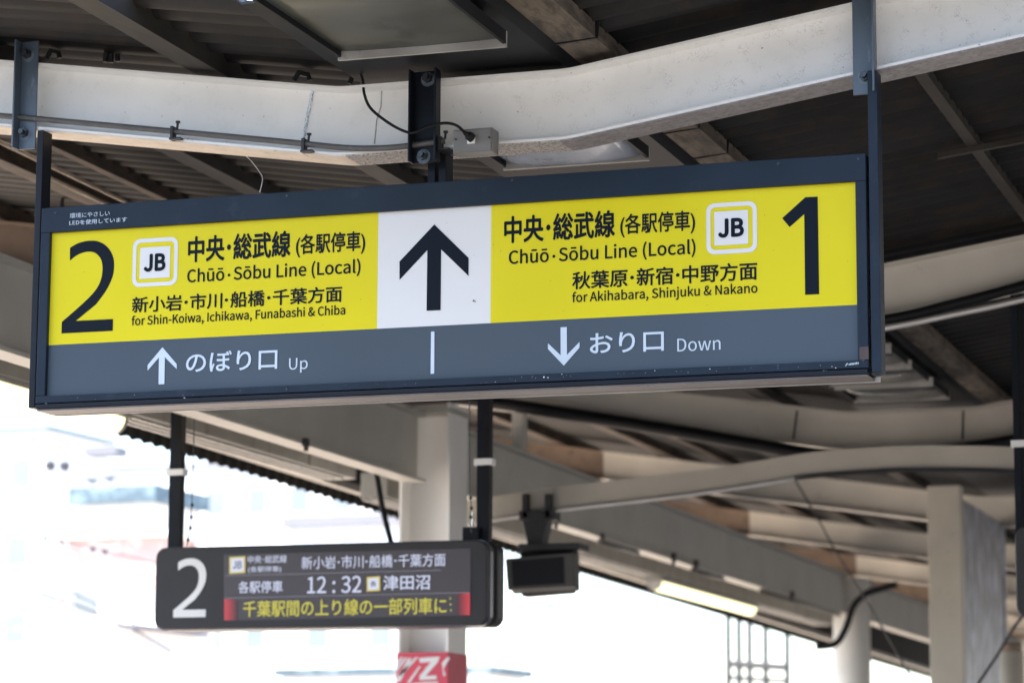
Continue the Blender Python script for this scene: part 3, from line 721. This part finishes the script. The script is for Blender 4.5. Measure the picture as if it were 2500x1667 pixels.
# strut from column to arch
tv = thing('monitor', at(1310, 1190, Y=YW), 'small dark monitor on a bracket hanging from the cream tie beam', 'monitor')
yv = YW - .12
a, b = at(1240, 1438, Y=yv), at(1408, 1340, Y=yv)
tvrot = MB()
P = [at(*q, Y=yv) for q in ((1232, 1362), (1400, 1348), (1402, 1432), (1238, 1440))]
tvrot.sweep([P, [p + Vector((.0, .06, .0)) for p in P], [p + Vector((0, .10, -.015 if i in (2, 3) else .0)) for i, p in enumerate(P)]]).build('housing', M['bezel'], tv, bevel=.006)
Q = [at(*q, Y=yv - .003) for q in ((1248, 1368), (1376, 1358), (1378, 1424), (1252, 1431))]
MB().sweep([Q, [p + Vector((0, .0025, 0)) for p in Q]]).build('screen', M['tvscreen'], tv)
P = [at(*q, Y=yv + .11) for q in ((1268, 1338), (1398, 1332), (1404, 1395), (1394, 1446), (1272, 1456))]
MB().sweep([P, [p + Vector((0, .09, 0)) for p in P]]).build('rear_case', M['black'], tv, bevel=.01)
b_ = MB()
a = at(1300, 1240, Y=YW - .02)
for px in (1283, 1338):
    q = at(px, 1240, Y=YW - .04); b_.box(q.x - .016, q.x + .016, YW - .05, YW - .01, q.z - .05, q.z + .07)
q = at(1312, 1262, Y=YW); b_.box(q.x - .08, q.x + .10, YW - .05, YW + .06, q.z - .02, q.z + .03)
q2 = at(1322, 1335, Y=YW); b_.sweep([[(q.x + sx * (.07 - .035 * t), YW - .04 + .09 * u_, q.z + (q2.z - q.z) * t) for sx, u_ in ((-1, 0), (1, 0), (1, 1), (-1, 1))] for t in (0, .45, .6, 1)])
q3 = at(1345, 1335, Y=YW); b_.box(q3.x - .14, q3.x + .17, yv + .03, yv + .2, q3.z - .02, q3.z + .012)
b_.build('bracket', M['iron'], tv, bevel=.004)

# ------------------------------------------------------------------ duct beneath the left eave, tubes, drooping strut
XD = -5.15
def make_duct(y0, y1, z, label):
    duct = thing('cable_duct', (XD - .1, (y0 + y1) / 2, z), label, 'duct', 'ducts hanging beside the girder')
    MB().box(XD - .15, XD, y0, y1, z, z + .13).build('duct_body', M['duct'], duct, bevel=.004)
    for k in (0, 1, 2): MB().box(XD - .142 + k * .05, XD - .126 + k * .05, y0, y1 - .1, z - .012, z - .0005).build('rib', M['lampmetal'], duct)
    for k in range(3):
        y = y0 + (y1 - y0) * (.1 + .4 * k); MB().box(XD - .156, XD + .006, y, y + .03, z - .004, z + .126).build('strap', M['duct'], duct)
    for k in range(3):
        y = y0 + (y1 - y0) * (.15 + .35 * k); MB().tube([(XD - .07, y, z + .13), (XD - .07, y, zr(XD - .1) - .02)], .008, 8).build('hanger_rod', M['iron'], duct)
make_duct(6.9, 13.06, 3.122, 'long grey metal duct hanging beside the girder, left of the column')
make_duct(13.5, 24.5, 3.078, 'grey metal duct hanging beside the farther girder, right of the small monitor')
GT = glow('fluorescent_cover', (1.0, .93, .50), 2.4)
def tube_light(x, y0, y1, z, label):
    t = thing('tube_light', (x, (y0 + y1) / 2, z), label, 'light', 'lit tube lights along the eave')
    MB().box(x - .06, x + .06, y0 - .05, y1 + .05, z + .05, z + .068).build('batten', M['lampmetal'], t)
    prof = [(x + .055 * math.cos(R(180 + 180 * k / 12)), z + .049 + .062 * math.sin(R(180 + 180 * k / 12))) for k in range(13)]
    MB().prism(prof, y0, y1).build('tube_cover', GT, t, smooth=False)
    for y in (y0 - .03, y1 + .002): MB().prism([(px_ * 1.0, pz) for px_, pz in prof], y, y + .028).build('end_cap', M['lampmetal'], t)
tube_light(-5.225, 8.3, 10.5, 3.052, 'lit tube light under the left eave, just left of the big sign')
tube_light(-5.225, 18.9, 21.7, 2.998, 'lit tube light under the far eave, right of the small monitor')
for y in (9.7, 11.05, 14.6, 15.5, 17.05, 17.6, 20.4):
    k = random.uniform(.6, 1.0)
    MB().box(GX + .012, GX + .012 + .03 * k, y, y + .035, 3.03, 3.03 + .05 * k).box(GX + .016, GX + .034, y + .01, y + .022, 3.03 - .03 * k, 3.0295).build('girder_clamp', M['iron'], canopy)
# dark rods added along the farther girder's lower flange to break its bounced light into patches
for y0, y1 in ((13.6, 14.3), (15.6, 16.4), (17.7, 18.5), (19.6, 22.3)):
    MB().tube([(GX - .02, y0, 3.022), (GX - .02, y1, 3.022)], .016, 8).build('flange_dapple_rod', M['pipe'], canopy, smooth=True)
# pale strips high up on the left, painting sunlight along the purlins
for p0, p1 in (((-120, 290), (330, 504)), ((100, 425), (270, 503))):
    MB().tube([at(*p0, X=-4.72), at(*p1, X=-4.72)], .008, 8).build('sunlit_strip', mat('sunlit_strip_tone', (.42, .33, .25), .5, .3, 12), canopy, smooth=True)
# small clamps and cable ends sitting on top of the near beam
for px, py, w_, h_, dy in ((262, 152, .012, .055, .03), (275, 150, .02, .03, .04), (128, 142, .03, .022, .02), (735, 196, .035, .022, .03), (868, 204, .03, .03, .03), (905, 205, .018, .05, .05)):
    q = at(px, py, Y=YB1 + dy); MB().tube([q - Vector((w_ * .6, 0, 0)), q + Vector((-w_ * .2, 0, h_)), q + Vector((w_ * .5, .01, h_ * .7)), q + Vector((w_ * .6, .01, 0))], .008, 8).build('beam_clamp', M['iron'], canopy)
for px, qx in ((1946, 1937), (2352, 2350)):
    p0 = at(px, 1002, Y=13.995); p1 = at(qx, 1072, Y=13.995)
    MB().tube([p0, p1], .006, 6).build('weld_seam', M['iron'], canopy)
o = pipe_thing('drain_hose', ((2190, 1425), (2156, 1435), (2116, 1448), (2084, 1478), (2066, 1530), (2040, 1570), (1993, 1578)), 21.2, .026, M['black'], 'black bent drain hose beside the round cream column', 'hose')
o = pipe_thing('strut_cable', ((912, 1120), (922, 1170), (934, 1240), (955, 1325), (975, 1400)), 12.3, .014, M['black'], 'black cable dropping beside the left edge of the column', 'cable')
o = pipe_thing('hanging_cable', ((1940, 1170), (1997, 1266), (2040, 1345), (2076, 1403), (2134, 1497), (2217, 1641), (2240, 1690)), 17.5, .006, M['wire'], 'thin dark cable slanting down in front of the round column', 'cable')
o = pipe_thing('hanging_cable', ((2500, 1500), (2476, 1530), (2440, 1590), (2385, 1672)), 15.0, .008, M['wire'], 'thin dark cable slanting at the bottom right corner', 'cable')
o = pipe_thing('thin_wire', ((588, 370), (612, 392), (632, 418), (641, 437), (634, 470)), 7.3, .0012, M['chip'], 'fine pale loose wire between the near beam and the sign', 'wire')

# ------------------------------------------------------------------ column poster, post and panel at right
pw = thing('wrapped_poster', (GX, 12.7, 2.2), 'red and white poster band wrapped round the column below the display', 'poster')
x0, x1 = GX - .1285, GX + .1285
MB().box(x0, x1, 12.594, 12.597, 1.6, 2.235).build('poster_sheet', M['red'], pw); MB().box(x1 + .0003, x1 + .003, 12.597, 12.865, 1.6, 2.235).build('poster_sheet', M['red'], pw)
def pst(pts): return MB().prism(poly_on([d3(*q) for q in pts], 12.592), 12.592, 12.593).build('poster_stripe', M['white_pl'], pw)
pst(((1760, 850), (1890, 840), (1880, 875), (1800, 965), (1870, 960), (1870, 985), (1760, 990), (1765, 960), (1835, 875), (1765, 880)))
pst(((1600, 930), (1668, 848), (1685, 848), (1604, 955))); pst(((1700, 1015), (1790, 1003), (1880, 1000), (1880, 1012), (1700, 1022)))
pst(((1620, 960), (1735, 845), (1755, 845), (1640, 965))); pst(((1680, 1010), (1760, 900), (1770, 905), (1700, 1010)))
pst(((1610, 1000), (1690, 850), (1712, 850), (1640, 1000))); pst(((1612, 880), (1640, 845), (1655, 845), (1618, 905)))
pst(((1905, 880), (1945, 840), (1955, 850), (1915, 920), (1930, 960), (1915, 965)))
P = [at(*q, Y=16.5) for q in ((2263, 1186), (2343, 1192))]
post = thing('screen_wall', (P[0].x, 17, 0), 'cream post with mottled galvanised side panel at right', 'screen wall')
MB().box(P[0].x, P[1].x, 16.5, 16.62, 0, P[0].z).build('post', M['cream'], post, bevel=.004)
y1 = at(2448, 1400, X=P[1].x - .02).y
MB().box(P[1].x - .05, P[1].x - .02, 16.622, y1, 0, P[0].z - .06).build('panel', M['galv'], post)
MB().box(P[1].x - .06, P[1].x - .012, y1 + .002, y1 + .09, 0, P[0].z - .05).build('post', M['galv'], post)
c = at(2470, 1600, Y=15.2)
vent = thing('vent_pipe', (c.x, 15.2, 0), 'short cream pipe with dark cap at the bottom right edge', 'pipe')
q = at(2470, 1590, Y=15.2); MB().tube([(c.x, 15.2, 0), (c.x, 15.2, q.z)], .06, 16).build('pipe', M['cream'], vent, smooth=True)
MB().tube([(c.x, 15.2, q.z + .001), (c.x, 15.2, q.z + .05)], .052, 16).build('cap', M['brown_end'], vent, smooth=True)

# ------------------------------------------------------------------ the town beyond the left track
def bld(name, px0, px1, py_top, Y, depth, m, label, slab=.25, slab_m=None, rows=3, turn=4):
    """a block with its lit front turned towards the left; front runs from photo column px0 to px1"""
    a = at(px0, py_top, Y=Y); z = a.z; d = ray(px1, py_top); u = Vector((math.cos(R(-turn)), math.sin(R(-turn)), 0)); n = Vector((u.y, -u.x, 0))
    # where the front line meets the sight line of px1
    k = (a.x * d.y - a.y * d.x) / (u.y * d.x - u.x * d.y); W = k
    t = thing(name, (a.x, a.y, -1.2), label, 'building', 'buildings beyond the tracks')
    def slabbox(s0, s1, d0, d1, z0, z1, nm, mm_, par):
        b = MB(); c = [a + u * s0 + n * d0, a + u * s1 + n * d0, a + u * s1 + n * d1, a + u * s0 + n * d1]
        b.sweep([[(p.x, p.y, zz) for p in c] for zz in (z0, z1)]); return b.build(nm, mm_, par)
    slabbox(0, W, 0, -depth, -1.2, z - slab, 'wall', m, t)
    slabbox(-.15, W + .15, .15, -depth - .15, z - slab + .002, z, 'roof', slab_m or M['wall_grey'], t)
    nn = max(2, int(W / 1.25))
    for r in range(rows):
        zz = z - .75 - r * 1.9
        if zz - .8 < -1: break
        for k in range(nn):
            x = W * (k + .5) / nn
            f = slabbox(x - .34, x + .34, .03, .002, zz - .8, zz, 'window', M['wall_pale'], t)
            slabbox(x - .29, x + .29, .045, .031, zz - .75, zz - .05, 'pane', M['wall_blue'], f)
    return t
bld('pale_building', -330, 110, 1060, 62, 3, M['wall_pale'], 'pale flat-roofed building at the far left beyond the tracks', .14, M['wall_blue'])
bld('long_white_building', 96, 990, 1148, 74, 3, M['wall_pale'], 'long white building far behind, between the hanging posts of the platform 2 display', .12)
bld('glass_house', 192, 372, 1192, 52, 2.0, M['wall_pale'], 'low pale building with dark blue roof edge under two roof lamps', .34, M['glaz'])
bld('brick_building', 150, 400, 1303, 46, 1.2, M['wall_pink'], 'pink brick building left of the platform 2 display', .10, M['wall_pale'])
bld('white_annex', 255, 385, 1420, 43, 2, M['wall_pale'], 'low white annex with small windows in front of the pink brick building', .08, M['wall_pink'])
bld('grey_building', 60, 318, 1528, 38, 2, M['wall_pale'], 'low pale building at the bottom left corner', .08, M['wall_grey'])
bld('white_building', 705, 1010, 1262, 68, 2, M['wall_pale'], 'white building with grey roof edge between the display and the column', .30, M['wall_grey'])
bld('white_house', 690, 1190, 1632, 56, 2, M['wall_pale'], 'low white house with slate roof edge under the platform 2 display', .16, M['glaz'])
def roof_lamp(px, py, Y):
    q = at(px, py, Y=Y); t = thing('roof_lamp', (q.x, Y, q.z - .5), 'dark T-shaped lamp on the low pale roof, the %s one' % ('left' if px < 250 else 'right'), 'lamp', 'lamps on the low pale roof')
    MB().tube([(q.x + .35, Y, q.z - .55), (q.x + .12, Y, q.z - .35), (q.x, Y, q.z)], .03, 8, smooth=4).build('stem', M['wire'], t)
    MB().box(q.x - .14, q.x + .14, Y - .1, Y + .1, q.z, q.z + .06).build('head', M['wire'], t)
roof_lamp(225, 1174, 53); roof_lamp(268, 1170, 53)
def flood(px, py, Y):
    q = at(px, py, Y=Y); t = thing('floodlight', (q.x, Y, q.z), 'round dark floodlight in the white sky, the %s of two' % ('left' if px < 140 else 'right'), 'floodlight', 'round floodlights at far left')
    MB().tube([(q.x, Y - .08, q.z), (q.x, Y, q.z), (q.x, Y + .08, q.z)], [.07, .09, .05], 14).build('lamp_head', M['wire'], t)
    MB().tube([(q.x, Y + .05, q.z), (q.x, Y + .05, q.z - .9), (q.x + .1, Y + .3, at(px, 1500, Y=Y).z)], .012, 8).build('pole', M['wall_pale'], t)
flood(124, 1137, 40); flood(159, 1138, 40)
def line(name, pix, Y, r, label): return tag(MB().tube([at(*q, Y=Y) for q in pix], r, 6, smooth=4).build(name, M['wire'], None), label, 'wire')
line('overhead_wire', ((-60, 1280), (60, 1303), (180, 1325), (370, 1372), (440, 1392)), 30, .010, 'dark overhead wire crossing the brick building')
line('overhead_wire', ((-60, 1362), (40, 1393), (160, 1440), (330, 1520)), 30, .014, 'lower overhead cable sloping down at far left')
line('overhead_wire', ((-60, 1425), (60, 1440), (250, 1500), (420, 1590)), 34, .022, 'lowest thick overhead cable near the bottom left corner')
for k, (px, py) in enumerate(((108, 1313), (148, 1319), (226, 1338), (256, 1344))):
    q = at(px, py, Y=29.9); tag(MB().tube([q + Vector((0, 0, .035)), q + Vector((0, 0, .01)), q - Vector((0, 0, .03)), q - Vector((0, 0, .05))], [.012, .034 if k > 1 else .018, .034 if k > 1 else .018, .012], 10).build('insulator', M['wire']),
        ('small dark insulator on the upper overhead wire, the %s of the left pair' if k < 2 else 'larger dark insulator on the upper overhead wire, the %s of the right pair') % ('left' if k % 2 == 0 else 'right'), 'insulator', 'insulators on the overhead wire')
fr = thing('sign_frame', at(78, 1200, Y=58), 'thin dark rooftop frame at the far left', 'frame')
a = at(50, 1075, Y=58); b = at(108, 1068, Y=58); MB().tube([a, b], .03, 6).build('bar', M['wire'], fr); c = a.lerp(b, .55); MB().tube([c, c - Vector((0, 0, 1.4))], .02, 6).build('pole', M['wire'], fr)
for k, (x0, x1, yy, Y) in enumerate(((205, 285, 1090, 60), (1312, 1352, 1472, 60))):
    t = thing('rooftop_unit', at(x0, yy, Y=Y), ('pale grey rooftop unit above the two roof lamps', 'small dark T-shaped lamp in the white sky below the monitor')[k], ('rooftop unit', 'lamp')[k])
    a = at(x0, yy, Y=Y); b = at(x1, yy, Y=Y); m_ = M['wall_grey'] if k == 0 else M['wire']
    MB().box(a.x, b.x, Y, Y + .6, a.z - (.22 if k == 0 else .06), a.z).build('head', m_, t); MB().tube([((a.x + b.x) / 2, Y + .3, a.z - .06), ((a.x + b.x) / 2, Y + .3, a.z - 1.6)], .03, 6).build('stem', M['wall_pale'], t)
# gantry of thin poles right of the monitor
gn = thing('catenary_gantry', at(1850, 1667, Y=45), 'thin dark catenary gantry of poles and bars under the far eave', 'gantry')
for px, top in ((1777, 1515), (1803, 1520), (1829, 1525), (1868, 1535), (1921, 1560)):
    a = at(px, top - 60, Y=45); MB().tube([a, (a.x, 45, -1.2)], .05, 8).build('pole', M['wire'], gn)
a, b = at(1777, 1619, Y=45), at(1921, 1628, Y=45)
MB().tube([a, b], .06, 8).build('bar', M['wire'], gn); MB().tube([a + Vector((0, 0, -.22)), b + Vector((0, 0, -.22))], .04, 8).build('bar', M['wire'], gn)
